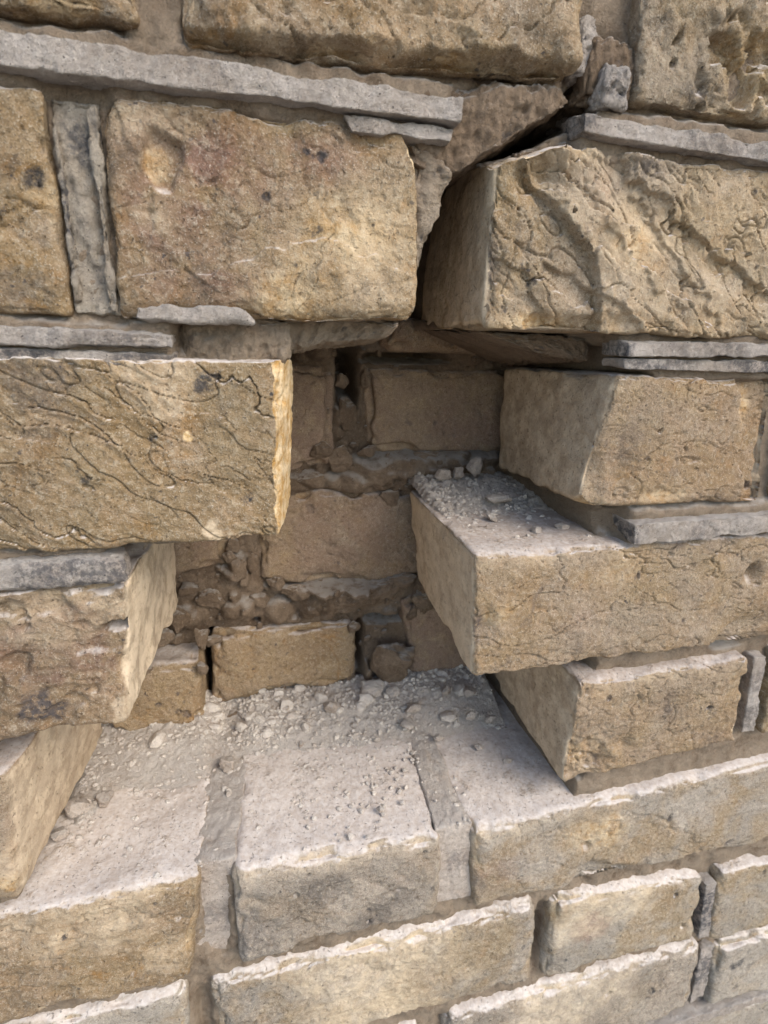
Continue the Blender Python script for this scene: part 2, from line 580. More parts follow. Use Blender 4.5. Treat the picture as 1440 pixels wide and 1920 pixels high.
block('brick', Qd(138, 300, 150, 86, dl=3), 0, 102, res=.75, seed=3.6, burn=0.15, scale=1.2, crease=.7, crack=.4, warp=1.2, mid=.7, relief=rel_A2, tone=(.45, .6, 0), pits=30,
      pitmax=2.6, erode=3, xr=('start', 80), **BK)

# ---- course B
block('brick', Qd(-215, -47.8, 69, 8, dr=-1), -.5, 102, res=.75, seed=4.2, burn=0.25, scale=1.0, crease=.8, cdir=(-.3, .9), cper=9, crack=1.0, tone=(.75, .3, 0), pits=10, pitmax=2.5,
      xr=('end', 70), warp=1.2, mid=.7, stains=[(-50, 42, 6, 1, .2), (-62, 14, 12, 0, .4)], **BK)


def rel_B1(x, z, W):
    n = len(x)
    dy = 3.4 * sstep(7.0, 4.2, np.hypot((x + 18) * 1.05, (z - 53.5) * .72) + 1.8 * fbm(W, 7, 2, 1.7))
    s1 = poly_side(x, z, [(-28, 62), (-21, 44), (-23, 30), (-14, 24)])
    dy += .9 * sstep(1.2, -.6, s1 + 2.2 * fbm(W, 9, 3, 2.4)) * sstep(-14, -4, s1)
    s2 = poly_side(x, z, [(-14, 24), (0, 27), (14, 31), (30, 36), (48, 30)])
    dy += 1.1 * sstep(-.8, .8, s2 + 4.0 * fbm(W, 13, 3, 8.4))
    dy += 1.4 * sstep(.0, .6, fbm(W, 20, 3, 9.1)) * sstep(0, 30, x)
    dy += 2.0 * sstep(16, 8, z + 2 * fbm(W, 8, 2, 3.3))
    pk = np.clip(1.3 * gauss(x, z, -6, 50, 20, 16) + gauss(x, z, -2, 20, 16, 9) + .8 * gauss(x, z, 30, 58, 18, 8) + .7 * gauss(x, z, -24, 32, 8, 20), 0, 1)
    fr = .45 * sstep(5, 3, np.hypot((x + 20) * 1.1, (z - 53) * .75))
    fr = np.maximum(fr, .55 * np.clip(gauss(x, z, 18, 18, 14, 9) + .8 * gauss(x, z, 40, 38, 18, 12), 0, 1))
    pl = np.clip(.7 * gauss(x, z, -20, 63, 9, 5) + .8 * gauss(x, z, 50, 32, 13, 18) + .6 * gauss(x, z, -22, 38, 5, 5), 0, 1)
    return dy, st4(n, pink=pk, fresh=fr, pale=pl)


block('brick', [(-33, 69.5), (62.5, 69.5), (64.5, 10.5), (-34.5, 8)], -1, 102, res=.45, seed=5.9, burn=0.3, scale=.9, crease=.9, cdir=(-.25, 1), cper=11, cmask=(0, .5), crack=.45, relief=rel_B1,
      warp=.9, mid=.6, tone=(.75, .3, 0), pits=14, pitmax=1.0, erode=3.2, yfine=14,
      stains=[(28.8, 37.5, 2.0, 0, .9), (21.5, 26.5, 1.2, 0, .9), (0, 34, 3, 0, .4)], cuts=(((63, 0, 56), (1, -.25, .55), 1.5),),
      label='purple-tinged yellow brick above the hole with an ochre hollow', **BK)


def rel_B2(x, z, W):
    n = len(x)
    j = 2.0 * fbm(W, 9, 3, 6.1)
    sA = poly_side(x, z, [(96, 74), (100, 62), (111, 51), (118, 47), (129, 38), (135, 24), (139, 4)]) * -1   # >0 right of the line
    dy = 5.0 * sstep(-.4, .7, sA + j)
    # plates of the folded face, each standing over the next
    sB = -poly_side(x, z, [(112, 74), (118, 60), (125, 52), (138, 47), (152, 33), (170, 22), (196, 8)])
    dy -= 4.2 * sstep(-.4, .6, sB + 1.3 * j)
    sC = -poly_side(x, z, [(138, 74), (144, 62), (158, 56), (172, 48), (186, 40), (215, 28)])
    dy += 3.0 * sstep(-.4, .6, sC + 1.5 * j) * sstep(14, 5, sC)
    sD = -poly_side(x, z, [(118, 30), (140, 21), (158, 9)])
    dy += 2.2 * sstep(-.5, 1, sD + j) * sstep(9, 3, sD)
    dy += 9 * gauss(x, z, 108, 60, 7, 7) + 4 * sstep(17, 10, z + 2 * fbm(W, 6, 2, 3.9)) * sstep(104, 112, x) * sstep(160, 140, x)
    so = .9 * gauss(x, z, 150, 66, 8, 4) + .9 * gauss(x, z, 92, 30, 3, 12)
    fr = .8 * gauss(x, z, 112, 11, 13, 4) + .6 * gauss(x, z, 148, 40, 12, 8) + .4 * gauss(x, z, 97, 22, 5, 5) + .5 * gauss(x, z, 122, 70, 6, 4)
    pl = .5 * sstep(2, -3, sA)
    return dy, st4(n, soot=np.clip(so, 0, 1), fresh=np.clip(fr, 0, 1), pink=.35 * gauss(x, z, 132, 58, 10, 8), pale=pl)


block('brick', [(89.5, 70), (300, 70), (300, 7), (90.5, 8.5)], -1, 102, back=[(101, 69), (300, 69), (300, 8), (97, 7)], res=.5, seed=6.4, flake=3.2, fper=9, crease=2.6, cdir=(.66, .75), cper=9, cmask=(-.7, -.1), crack=1.1, relief=rel_B2,
      warp=.6, mid=.5, tone=(.5, .5, .12), pits=10, pitmax=1.2, erode=2.2, r=2.5, yfine=60, depthres=3, endpale=.65, xr=('start', 128),
      cuts=(((92, 2, 61.5), (-.42, -.25, 1), 1.2),), label='folded buff brick with a crumbled top corner beside the crack', **BK)

# ---- course C
block('brick', [(-205, -4), (14.5, -4.5), (13.5, -68.5), (-205, -71)], -2, 102, res=.45, seed=7.7, burn=0.3, flake=.8, fper=6, endfresh=1, crease=2.2, cdir=(.5, .87), cper=6.0, cmask=(-.9, -.3), crack=.9,
      warp=.7, mid=.45, tone=(.55, .12, 0), pits=16, pitmax=1.4, erode=1.6, r=1.6, yfine=24, depthres=1.6, xr=('end', 104),
      back=[(-205, -4), (44, -5), (34, -69), (-205, -71)], cuts=(((14.6, 0, -30), (1, -.42, 0.02), 2.6), ((24.0, 22, -30), (1, .3, 0), 2.6)),
      stains=[(2.5, -53, 3.0, 0, 1), (-10, -12, 4.5, 0, .9), (-16.5, -30, 2, 1, .9), (0, -12, 2, 0, .5), (-50, -44, 2.5, 0, .8), (-24, -8, 16, 3, .5), (-58, -9, 14, 0, .5), (-10, -65, 5, 3, .9)],
      label='creased olive-tan brick left of the hole with a freshly broken bright end', **BK)


def rel_C2(x, z, W):
    n = len(x)
    dy = 2.2 * sstep(7, 0, x - 146 + .15 * (z + 40)) + 2.0 * gauss(x, z, 158, -46, 8, 16) + 3.0 * gauss(x, z, 182, -60, 9, 4)
    dy += 5.5 * sstep(221, 226, x + .3 * z + 12 + 3.5 * fbm(W, 12, 3, 6.6))
    fr = gauss(x, z, 186, -60, 10, 4) + gauss(x, z, 222, -20, 5, 8)
    so = .55 * gauss(x, z, 164, -38, 8, 12) + .5 * gauss(x, z, 210, -63, 18, 3.5)
    return dy, st4(n, fresh=np.clip(fr, 0, 1), soot=so, pale=np.clip(.9 * gauss(x, z, 146, -25, 5, 22) + .5 * gauss(x, z, 150, -62, 12, 8), 0, 1))


block('brick', [(151, -7), (234, -9), (241, -66), (142.5, -64)], 0, 102, back=[(148, -12), (234, -12), (240, -72), (151, -72)], res=.55, seed=8.5, scale=.5, crease=1.0, cdir=(.05, 1), cper=4.5,
      cmask=(-.4, .1), crack=.8, relief=rel_C2, warp=.8, mid=.4, tone=(.55, .35, .35), pits=14, pitmax=1.2, erode=1.8, r=3.2, yfine=110, depthres=3.0, endpale=.7,
      cuts=(((150, 1, -62), (-.55, -.45, -1), 1.3),), **BK)
block('brick', Qd(246, 360, -10, -66, dl=5), 1, 102, res=1.0, seed=9.2, burn=0.3, crease=.6, crack=.4, tone=(.6, .4, 0), **BK)

# ---- course D
block('brick', [(-210, -86), (-42, -84), (-47, -143), (-210, -147)], -1, 102, back=[(-210, -84), (-33, -84), (-36.5, -143), (-210, -146)], res=.7, seed=10.1, burn=0.7, scale=1.2, crease=.9, cdir=(.1, 1), cper=12, crack=.5,
      warp=1.5, mid=.9, tone=(.8, .35, .15), pits=10, pitmax=2, erode=2.6, r=2.8, yfine=110, depthres=3.0, xr=('end', 46), side_rough=.2, endpale=.9,
      stains=[(-76, -133, 9, 0, 1), (-68, -112, 22, 2, 1.0), (-52, -122, 10, 2, .8), (-46, -93, 5, 3, .9), (-48, -138, 6, 3, 1.0), (-66, -92, 20, 3, .5)],
      relief=lambda x, z, W: (9 * sstep(4.2, 2.6, np.hypot((x + 47) * .7, (z + 101.5) * 1.3) + .8 * fbm(W, 4, 2, 2.2)) + 2.5 * sstep(0, .5, fbm(W, 18, 3, 1.2)), None),
      label='brown-red mottled brick with a cream clean-cut end', **BK)


def rel_D2(x, z, W):
    n = len(x)
    dy = 4 * gauss(x, z, 103, -117, 4, 7) + 6 * sstep(232, 246, x - .6 * (z + 135)) * sstep(-120, -138, z) + 7 * gauss(x, z, 246, -104, 4, 5)
    so = 1.2 * gauss(x, z, 100, -117, 3, 8) + .8 * gauss(x, z, 198, -84, 6, 3) + .5 * gauss(x, z, 225, -84, 10, 3)
    fr = .6 * gauss(x, z, 108, -112, 8, 6) + .4 * gauss(x, z, 168, -95, 10, 10)
    return dy, st4(n, soot=np.clip(so, 0, 1), fresh=fr, pale=.75 * gauss(x, z, 128, -86, 30, 5), pink=.4 * gauss(x, z, 150, -120, 8, 6))


block('brick', [(94.5, -82.5), (310, -83), (310, -143), (98.5, -143.5)], -1, 102, back=[(95, -82), (310, -83), (310, -144), (104, -141)], res=.6, seed=11.4, scale=.8, flake=.5, crease=1.1, cdir=(.18, 1), cper=7,
      cmask=(-.3, .2), crack=1.1, relief=rel_D2, warp=.7, mid=.35, tone=(.35, .5, .3), pits=12, pitmax=1.2, erode=2.0, r=2.6, yfine=110, depthres=3.0, xr=('start', 165), endpale=.95, **BK)

# ---- course E
block('brick', [(-260, -158), (-92, -160), (-98, -226), (-260, -226)], 0, 102, back=[(-260, -158), (-72, -160), (-85, -227), (-260, -226)], res=.85, seed=12.2, warp=1.0, mid=.6, tone=(.5, .4, .35),
      r=3, yfine=110, depthres=3.0, xr=('end', 30), side_rough=.2, endpale=.9, stains=[(-97, -200, 14, 3, .9), (-100, -214, 6, 1, .8)], **BK)


def rel_E2(x, z, W):
    n = len(x)
    low = gauss(x, z, 168, -204, 16, 14)
    dy = 2.4 * low + 2.6 * low * np.abs(fbm(W, 9, 3, 4.2)) * 2 + 4.5 * gauss(x, z, 176, -207, 5, 4.5) + 3 * gauss(x, z, 190, -198, 4, 5)
    so = .8 * gauss(x, z, 214, -178, 5, 10) + .5 * gauss(x, z, 176, -207, 5, 5) + .6 * gauss(x, z, 246, -203, 10, 5)
    return dy, st4(n, soot=np.clip(so, 0, 1), pale=np.clip(.8 * gauss(x, z, 205, -158, 50, 5) + .5 * gauss(x, z, 165, -165, 8, 8), 0, 1), fresh=.4 * low)


block('brick', [(156, -155.5), (258, -153.5), (264, -208), (157, -217.5)], 0, 102, back=[(160, -156), (258, -154), (264, -212), (162, -221)], res=.6, seed=13.8, scale=1.1, flake=.8, crease=1.0, cdir=(.1, 1), cper=8, cmask=(-.4, .1),
      crack=.9, relief=rel_E2, warp=.7, mid=.45, tone=(.3, .45, .35), pits=16, pitmax=1.4, erode=2.2, r=3.0, yfine=110, depthres=3.0, endpale=.85, **BK)
block('brick', Qd(277, 390, -152, -208, dl=5), 0, 102, res=1.0, seed=14.3, crack=.5, tone=(.5, .5, 0), erode=3, **BK)

# ---- course F
block('brick', [(-165, -232), (-25.5, -233), (-34, -294), (-165, -297)], 0, 118, back=[(-165, -231), (-20, -232), (-24, -292), (-165, -296)], res=.85, seed=15.5, burn=0.4, scale=1.2, flake=1.0, crease=1.4, cdir=(.12, 1), cper=13,
      crack=1.0, warp=1.3, mid=.8, tone=(.8, .3, .1), erode=3, r=3.5, yfine=100, depthres=2.0, xr=('end', 110), stains=[(-70, -238, 40, 3, .8), (-46, -277, 14, 3, .5)], **BK)


def rel_F2(x, z, W):
    n = len(x)
    return (1.5 * sstep(0, .5, fbm(W, 20, 3, 1.9)) + 2.5 * gauss(x, z, 68, -266, 3, 1.2),
            st4(n, pale=np.clip(gauss(x, z, 40, -236, 60, 7), 0, 1), soot=.45 * sstep(-.2, .4, noise(W, 26, 5.2)) * sstep(-243, -250, z)))


block('brick', [(-13.5, -234), (92, -237), (91.5, -291), (-11, -294)], 0, 122, back=[(-5, -231), (101, -232), (98, -290), (-8, -292)], res=.75, seed=16.6, burn=.25, scale=.8, crease=.6, cdir=(.3, 1), cper=8,
      crack=.6, relief=rel_F2, warp=.9, mid=.5, tone=(-.25, 1.0, .1), pits=12, erode=2.6, r=5.5, yfine=122, depthres=2.0, label='grey-faced header brick below the hole with a thick dusty top', **BK)


def rel_F3(x, z, W):
    n = len(x)
    dy = 5.0 * sstep(-277, -285, z + .35 * (x - 190) * sstep(165, 185, x) + 2 * fbm(W, 8, 2, 3.0)) * sstep(168, 182, x) + 1.2 * fbm(W, 24, 2, 8.8)
    return dy, st4(n, pink=.6 * gauss(x, z, 122, -272, 16, 12), pale=np.clip(.8 * gauss(x, z, 130, -240, 26, 6) + .5 * gauss(x, z, 215, -229, 40, 5), 0, 1), fresh=.5 * gauss(x, z, 185, -256, 20, 12))


block('brick', [(107, -238), (332, -227.5), (332, -294), (112.5, -292)], 0, 118, back=[(104, -232), (332, -230), (332, -290), (106, -288)], res=.85, seed=17.1, scale=.6, crease=.5, cdir=(.3, 1), cper=7,
      crack=1.0, relief=rel_F3, warp=.9, mid=.5, tone=(0.36, 0.85, .1), pits=18, erode=2.6, r=4, yfine=118, depthres=2.0, xr=('start', 150), **BK)

# ---- courses G, H, I
block('brick', [(-150, -305), (-37, -305), (-39, -372), (-150, -372)], 1, 102, res=1.0, seed=18.2, crease=.8, crack=.5, tone=(.6, 0.85, 0), r=7, erode=3.6, xr=('end', 60), **BK)
block('brick', [(-27, -305.5), (155, -302.5), (157, -368), (-24, -372)], 1, 102, res=.9, seed=19.7, burn=0.2, scale=1.2, flake=1.0, crease=.9, cdir=(-.35, 1), cper=14, crack=.8, warp=1.2, mid=.7, tone=(0.24, 0.85, 0), r=7, erode=3.6,
      stains=[(60, -313, 70, 3, .8)], **BK)
block('brick', [(163, -302.5), (269, -311), (275, -369), (163, -369)], 0, 102, res=.9, seed=20.6, scale=.5, crease=.5, crack=.3, warp=.8, tone=(0.15, 0.85, 0), r=7, erode=3.6, stains=[(200, -310, 40, 3, .7), (190, -330, 16, 2, .7)], **BK)
block('brick', Qd(281, 390, -313, -374, dl=5), 0, 102, res=1.1, seed=21.1, crease=.9, crack=.5, tone=(.6, 0.80, 0), r=3, **BK)
block('brick', [(-60, -382), (90, -382), (92, -444), (-58, -444)], 1, 102, res=1.2, seed=22.4, crack=.5, tone=(0.18, 1.00, 0), r=7, erode=3.6, **BK)
block('brick', [(102, -380), (284, -376.5), (289, -442), (102, -448)], 0, 102, res=1.0, seed=23.5, burn=0.3, scale=1.0, crease=.7, cdir=(-.3, 1), crack=.5, tone=(.5, 1.00, 0), r=7, erode=3.6, stains=[(200, -384, 60, 3, .7)], **BK)
block('brick', [(299, -384), (402, -388), (408, -446), (303, -446)], 0, 102, res=1.1, seed=24.9, crack=.5, tone=(0.12, 1.00, 0), r=7, erode=3.6, stains=[(318, -406, 6, 0, .9)], **BK)
block('brick', [(60, -458), (262, -458), (264, -520), (62, -520)], 1, 102, res=1.3, seed=25.2, crack=.5, tone=(.4, 1.00, 0), r=7, erode=3.6, **BK)
block('brick', [(275, -456), (478, -458), (480, -520), (277, -520)], 1, 102, res=1.3, seed=26.8, crack=.5, tone=(.5, 1.00, 0), r=7, erode=3.6, **BK)

# ---- bricks of the inner leaf, seen through the hole
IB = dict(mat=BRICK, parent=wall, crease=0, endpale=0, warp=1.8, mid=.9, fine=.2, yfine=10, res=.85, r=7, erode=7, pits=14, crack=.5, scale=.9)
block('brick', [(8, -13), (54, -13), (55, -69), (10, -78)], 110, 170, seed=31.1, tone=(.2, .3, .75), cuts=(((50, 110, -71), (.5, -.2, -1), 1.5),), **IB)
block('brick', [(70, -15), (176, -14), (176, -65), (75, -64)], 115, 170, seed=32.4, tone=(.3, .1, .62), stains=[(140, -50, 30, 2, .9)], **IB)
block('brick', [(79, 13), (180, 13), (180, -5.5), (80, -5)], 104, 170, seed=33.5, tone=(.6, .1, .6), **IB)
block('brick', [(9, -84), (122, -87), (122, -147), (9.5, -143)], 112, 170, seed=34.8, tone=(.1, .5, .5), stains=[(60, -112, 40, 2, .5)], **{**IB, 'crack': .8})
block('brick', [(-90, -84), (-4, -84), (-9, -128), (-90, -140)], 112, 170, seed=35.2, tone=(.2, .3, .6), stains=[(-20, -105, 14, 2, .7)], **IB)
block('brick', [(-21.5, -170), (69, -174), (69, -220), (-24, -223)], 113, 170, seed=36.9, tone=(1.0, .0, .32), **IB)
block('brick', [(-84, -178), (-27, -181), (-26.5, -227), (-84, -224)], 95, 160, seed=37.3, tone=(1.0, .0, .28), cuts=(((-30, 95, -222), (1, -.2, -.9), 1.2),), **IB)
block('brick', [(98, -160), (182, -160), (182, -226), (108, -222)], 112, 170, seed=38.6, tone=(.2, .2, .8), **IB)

# ---- mortar filling the joints and the back of the hole (one rough sheet)
LX0, LX1, LZ0, LZ1 = -190., 430., -560., 175.
gx = np.concatenate([np.arange(LX0, -110, 4.0), np.arange(-110, 185, 1.25), np.arange(185, 300, 2.0), np.arange(300, LX1 + 1, 4.0)])
gz = np.concatenate([np.arange(LZ0, -380, 3.0), np.arange(-380, -245, 1.6), np.arange(-245, 125, 1.3), np.arange(125, LZ1 + 1, 4.0)])
GX, GZZ = np.meshgrid(gx, gz, indexing='ij')
mx, mz = GX.ravel(), GZZ.ravel()
P2 = np.stack([mx, 0 * mx, mz], 1)
jx = 1.6 * fbm(P2, 9, 3, 51.)
jz = 1.6 * fbm(P2, 9, 3, 55.)


def rect(x0, x1, z0, z1, s=2.0):
    x, z = mx + jx, mz + jz
    return sstep(x0 - s, x0 + s, x) * sstep(x1 + s, x1 - s, x) * sstep(z0 - s, z0 + s, z) * sstep(z1 + s, z1 - s, z)


hole = np.zeros(len(mx))
for a in ((8, 160, -88, 2), (-47, 110, -152, -74), (-100, 168, -240, -148), (64, 96, 2, 74), (30, 140, -2, 8),
          (4, 168, -67, -9), (-54, 112, -142, -85), (-108, 172, -223, -161), (56, 100, 11, 68)):
    hole = np.maximum(hole, rect(*a))
hole = np.maximum(hole, sstep(5.5, 3.5, np.abs(poly_side(mx, mz, [(78, 60), (122, 84), (128, 90)])) + .6 * jx))
yf = 8.0 + 1.6 * fbm(P2, 14, 3, 61.) + .7 * fbm(P2, 3.5, 2, 65.)
for cx, cz, rx, rz, dy in ((-41, 38, 6, 40, -1.5), (0, 3, 24, 5, 7), (30, 3, 16, 6, 14), (155, -75, 15, 7, 12), (140, 1, 12, 6, 30), (-16, 92, 7, 12, 10), (-21, -262, 5, 26, 9),
                            (99, -262, 5, 26, 3), (160, -340, 3, 26, 8), (268, -180, 4, 30, 1), (126, 96, 9, 14, 4), (-31, -340, 4, 30, 6), (250, -147, 12, 4, 6)):
    yf = yf + dy * np.exp(-(((mx - cx) / rx) ** 4 + ((mz - cz) / rz) ** 4))
yf = yf - 0.5 * sstep(-225, -300, mz) + sstep(-225, -300, mz) * (2.2 * fbm(P2, 9, 4, 68.) + .8 * np.abs(fbm(P2, 4, 2, 64.)))
for x0, x1, z0, z1, yy in ((-190, 75, 67, 85, 2.2), (121, 430, 66, 84, 2.2), (-190, -19, -9, 8, 2.2), (151, 430, -10, 9, 2.2), (-190, -42, -87, -69, 2.2), (170, 430, -85, -67, 2.5), (-50, -32, 6, 72, 5.5),
                           (-26, -8, 84, 110, 4.0)):
    w_ = rect(x0, x1, z0, z1, 1.5)
    yf = yf * (1 - w_) + w_ * (yy + 1.3 * fbm(P2, 6, 4, 69.))
yi = 120.0 + 3.0 * fbm(P2, 26, 3, 71.)
rs = np.random.default_rng(5)
bump = np.full(len(mx), 0.0)
for k in range(330):
    cx, cz = rs.uniform(-95, 160), rs.uniform(-235, 5)
    r = 2.2 + 7 * rs.random() ** 2.2
    m = np.nonzero((np.abs(mx - cx) < r * 1.6) & (np.abs(mz - cz) < r * 1.6))[0]
    dd = np.hypot((mx[m] - cx) * rs.uniform(.75, 1.2), mz[m] - cz) + r * .22 * fbm(P2[m] + 40 * k, r * .9, 3, 77.)
    hgt = np.sqrt(np.clip(r * r - dd * dd, 0, None)) * rs.uniform(.7, 1.1) + rs.uniform(-1, 2.5)
    bump[m] = np.maximum(bump[m], np.where(dd < r, hgt, 0))
yi = yi - bump - 1.2 * np.abs(fbm(P2, 5, 3, 79.))
for cx, cz, rx, rz, dy in ((62, -18, 5, 15, 45), (1.5, -88, 7, 6, 40), (-24.5, -208, 2.6, 22, 40), (-13, -231, 10, 7, 40), (72, -200, 2.6, 19, 40), (90, -176, 14, 3, 20),
                            (95, -9, 24, 2.5, 30), (82, -226, 12, 4, 30), (-80, -214, 4, 4, 30), (86, 42, 22, 28, 45), (152, -20, 4, 4, 25), (-20, -176, 3, 4, 25), (6, -168, 2, 2, 20),
                            (56, -147, 30, 2.2, -13), (60, -155, 26, 9, -12), (75, -78, 14, 11, -12), (30, -80, 28, 6, -7), (-20, -150, 34, 18, -6), (120, -72, 40, 8, -14)):
    yi = yi + dy * np.exp(-(((mx - cx) / rx) ** 4 + ((mz - cz) / rz) ** 4)) * (1 + .35 * fbm(P2, 8, 2, 83.))
for x0, x1, z0, z1, y in ((8, 54, -74, -13, 110), (71, 176, -65, -14, 115), (79, 180, -5, 13, 104), (9, 122, -145, -86, 112), (-90, -6, -132, -84, 112), (-22, 69, -222, -172, 113), (-84, -27, -225, -179, 95), (102, 182, -225, -160, 112)):
    ins = sstep(-1, 3, np.minimum(np.minimum(mx - x0, x1 - mx), np.minimum(mz - z0, z1 - mz)) + 1.5 * jx)
    yi = np.maximum(yi, yi * (1 - ins) + (y + 7) * ins)
# the ledge below the hole runs back under the inner leaf
my = yf * (1 - hole) + yi * hole
nxg, nzg = len(gx), len(gz)
idx = np.arange(nxg * nzg).reshape(nxg, nzg)
MF = np.stack([idx[:-1, :-1], idx[1:, :-1], idx[1:, 1:], idx[:-1, 1:]], -1).reshape(-1, 4)
MV = np.stack([mx + jx * hole * .4, my, mz], 1)
sto = np.zeros((len(mx), 4))
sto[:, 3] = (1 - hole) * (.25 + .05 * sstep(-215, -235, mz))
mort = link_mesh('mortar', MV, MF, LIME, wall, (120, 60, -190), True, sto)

# ---- raised pointing left on the joints
PT = dict(mat=POINT, parent=wall, warp=.2, mid=.16, fine=.26, crease=0, pits=0, erode=1.4, r=.6, res=.7, yfine=6, gritty=.5, endpale=0)
block('pointing', [(-185, 80.8), (76, 79.3), (75.8, 71.6), (-185, 71.4)], -4, 12, seed=41.1, xr=('end', 150), **PT)
block('pointing', [(36, 71.3), (75, 71.3), (73, 66.5), (40, 66.2)], -1.5, 12, seed=41.7, **{**PT, 'erode': 2.2, 'mid': .9})
block('pointing', [(119, 80.6), (300, 75.5), (300, 68.5), (120, 73.2)], -4, 12, seed=42.2, xr=('start', 90), stains=[(122, 77, 7, 0, .8), (190, 76, 40, 0, .45)], **PT)
block('pointing', [(-185, 5.4), (-17.6, 4.7), (-18.2, -1.6), (-185, .2)], -3.2, 12, seed=43.3, xr=('end', 60), stains=[(-40, 2, 22, 0, .5)], **PT)
block('pointing', [(-185, -.4), (-18.4, -2.1), (-18.8, -7.0), (-185, -5.5)], -1.2, 12, seed=43.9, xr=('end', 60), stains=[(-30, -5, 16, 0, .7), (-62, -4, 12, 0, .8)], **{**PT, 'erode': 2})
block('pointing', [(150.5, 5.8), (320, 7.3), (320, 1.0), (151.2, -.6)], -4, 14, seed=44.4, xr=('start', 80), stains=[(151, 1, 5, 0, .9), (185, 5, 22, 0, .4)], **PT)
block('pointing', [(151.4, -1.2), (320, .4), (320, -7.8), (152, -5.4)], -2, 14, seed=44.9, xr=('start', 80), stains=[(170, -5, 18, 0, .7), (215, -7, 16, 0, .9)], **{**PT, 'erode': 2})
block('pointing', [(-185, -72.2), (-41.5, -71.6), (-40.6, -83.4), (-185, -85)], -2.5, 12, seed=45.5, xr=('end', 50), stains=[(-60, -75, 24, 0, .8), (-44, -76, 8, 0, .5)], **{**PT, 'r': 3})
block('pointing', [(168.5, -71.8), (330, -70.5), (330, -80.5), (170.5, -82.4)], -3.5, 20, seed=46.6, xr=('start', 90), stains=[(169, -78, 6, 0, .9), (210, -82, 14, 0, .5)], **PT)
BPT = dict(PT, mat=DUST, erode=1.6, mid=.8, warp=.6, gritty=.7, r=2, res=.8, yfine=60, depthres=2)
# upright joints
UP = dict(PT, mat=BED, gritty=1.5)
block('pointing', [(-48, 68), (-34, 68), (-34, 9), (-48, 9)], 3.5, 14, seed=47.1, stains=[(-40, 58, 8, 0, .9), (-38, 22, 4, 0, .7)], **{**UP, 'erode': 2.2, 'mid': 1.2})
block('pointing', [(-38.0, 66), (-34.6, 67), (-34.8, 9), (-37.8, 9)], .6, 14, seed=47.5, **{**UP, 'mid': .7})
block('pointing', [(-47.6, 60), (-45.6, 60), (-45.4, 12), (-47.6, 12)], .8, 14, seed=47.8, stains=[(-46, 40, 12, 0, .7)], **{**UP, 'mid': .6})
block('pointing', [(264.5, -156), (274, -156), (279, -206), (270, -206)], 2.5, 14, seed=48.2, stains=[(270, -170, 10, 0, .5), (274, -195, 10, 0, .6)], **{**PT, 'erode': 2.5, 'mid': 1.2})
block('pointing', [(-30, -233.2), (-10, -233.4), (-8, -293), (-38, -293)], 9, 110, back=[(-26, -230.8), (2, -230.8), (0, -293), (-30, -293)], seed=48.8, stains=[(-20, -270, 14, 0, .5)], **{**BPT})
block('pointing', [(88, -235.6), (110, -236.4), (115, -290), (88, -290)], 5, 110, back=[(95, -230.8), (108, -230.8), (108, -290), (94, -290)], seed=49.3, stains=[(102, -262, 9, 0, .55)], **{**BPT})
block('pointing', [(271, -319), (280, -319), (286, -369), (277, -368)], 0, 14, seed=49.9, stains=[(276, -340, 24, 0, 1)], **{**PT, 'erode': 1.5})
block('pointing', [(286, -384), (297, -384), (301, -442), (290, -442)], 3, 14, seed=50.4, stains=[(294, -410, 20, 0, .8)], **{**PT, 'erode': 3, 'mid': 1.5})
block('pointing', [(225, -446), (420, -447), (420, -455), (225, -455)], -2, 12, seed=50.9, stains=[(235, -448, 16, 0, .9)], **PT)

seen = np.nonzero((hole > .95) & (my > 95) & (mz > -236) & (mz < 4))[0]
rq = np.random.default_rng(12)
CRUMB_AT = MV[rq.choice(seen, 900)]
# hairy lime mortar hanging under the brick above the crack, and other mortar masses
LM = dict(mat=LIME, parent=wall, crease=0, pits=6, pitmax=1.0, erode=3, r=3, res=.75, yfine=30, gritty=1.8, endpale=0)
block('mortar', [(58, 83), (119, 89), (119, 55), (58, 55)], 3, 90, seed=52.1, warp=1.4, mid=1.9, fine=.8, tone=(0, 0, 0),
      cuts=(((73, 0, 57.5), (.52, -.05, -.86), 1.6), ((67, 0, 60), (-.2, 0, -1), 1)), label='ragged brown mortar hanging below the brick over the crack', **LM)
block('mortar', [(-19, 10), (22, 10), (20, -6), (-18, -7)], 7, 60, seed=53.2, warp=1.0, mid=1.2, fine=.4, stains=[(0, 0, 60, 3, .3)], **LM)
block('mortar', [(14, 12), (66, 10), (58, 3), (14, -2)], 16, 100, seed=53.9, warp=1.5, mid=1.5, fine=.4, stains=[(20, 6, 50, 3, .35)], back=[(14, 12), (60, 9), (56, -3), (14, -6)], **LM)
block('mortar', [(94, 8), (152, 7), (152, -4.5), (134, -3)], 22, 104, seed=54.3, warp=.8, mid=.8, fine=.4, back=[(90, 9), (160, 8), (160, -12), (150, -12)], **LM)
block('mortar', [(124, 104), (141, 106), (143, 84), (120, 84)], 2, 60, seed=55.5, warp=1.8, mid=1.6, fine=.4, stains=[(134, 92, 7, 0, .7)], **LM)
block('mortar', [(98, 69), (122, 74), (124, 62), (104, 58)], 5, 60, seed=56.1, warp=1.8, mid=1.8, fine=.5, **LM)
block('mortar', [(127, 97), (139, 96), (140, 83), (126, 83)], -1, 40, seed=58.4, stains=[(134, 90, 8, 0, .7)], **{**LM, 'mat': POINT})
block('mortar', [(118, 110), (128, 112), (126, 93), (117, 90)], 3, 50, seed=58.9, **{**LM, 'mat': POINT})
block('mortar', [(-24, 100), (-10, 100), (-10, 84), (-22, 84)], 6, 60, seed=56.6, warp=1.5, mid=1.5, fine=.5, **LM)
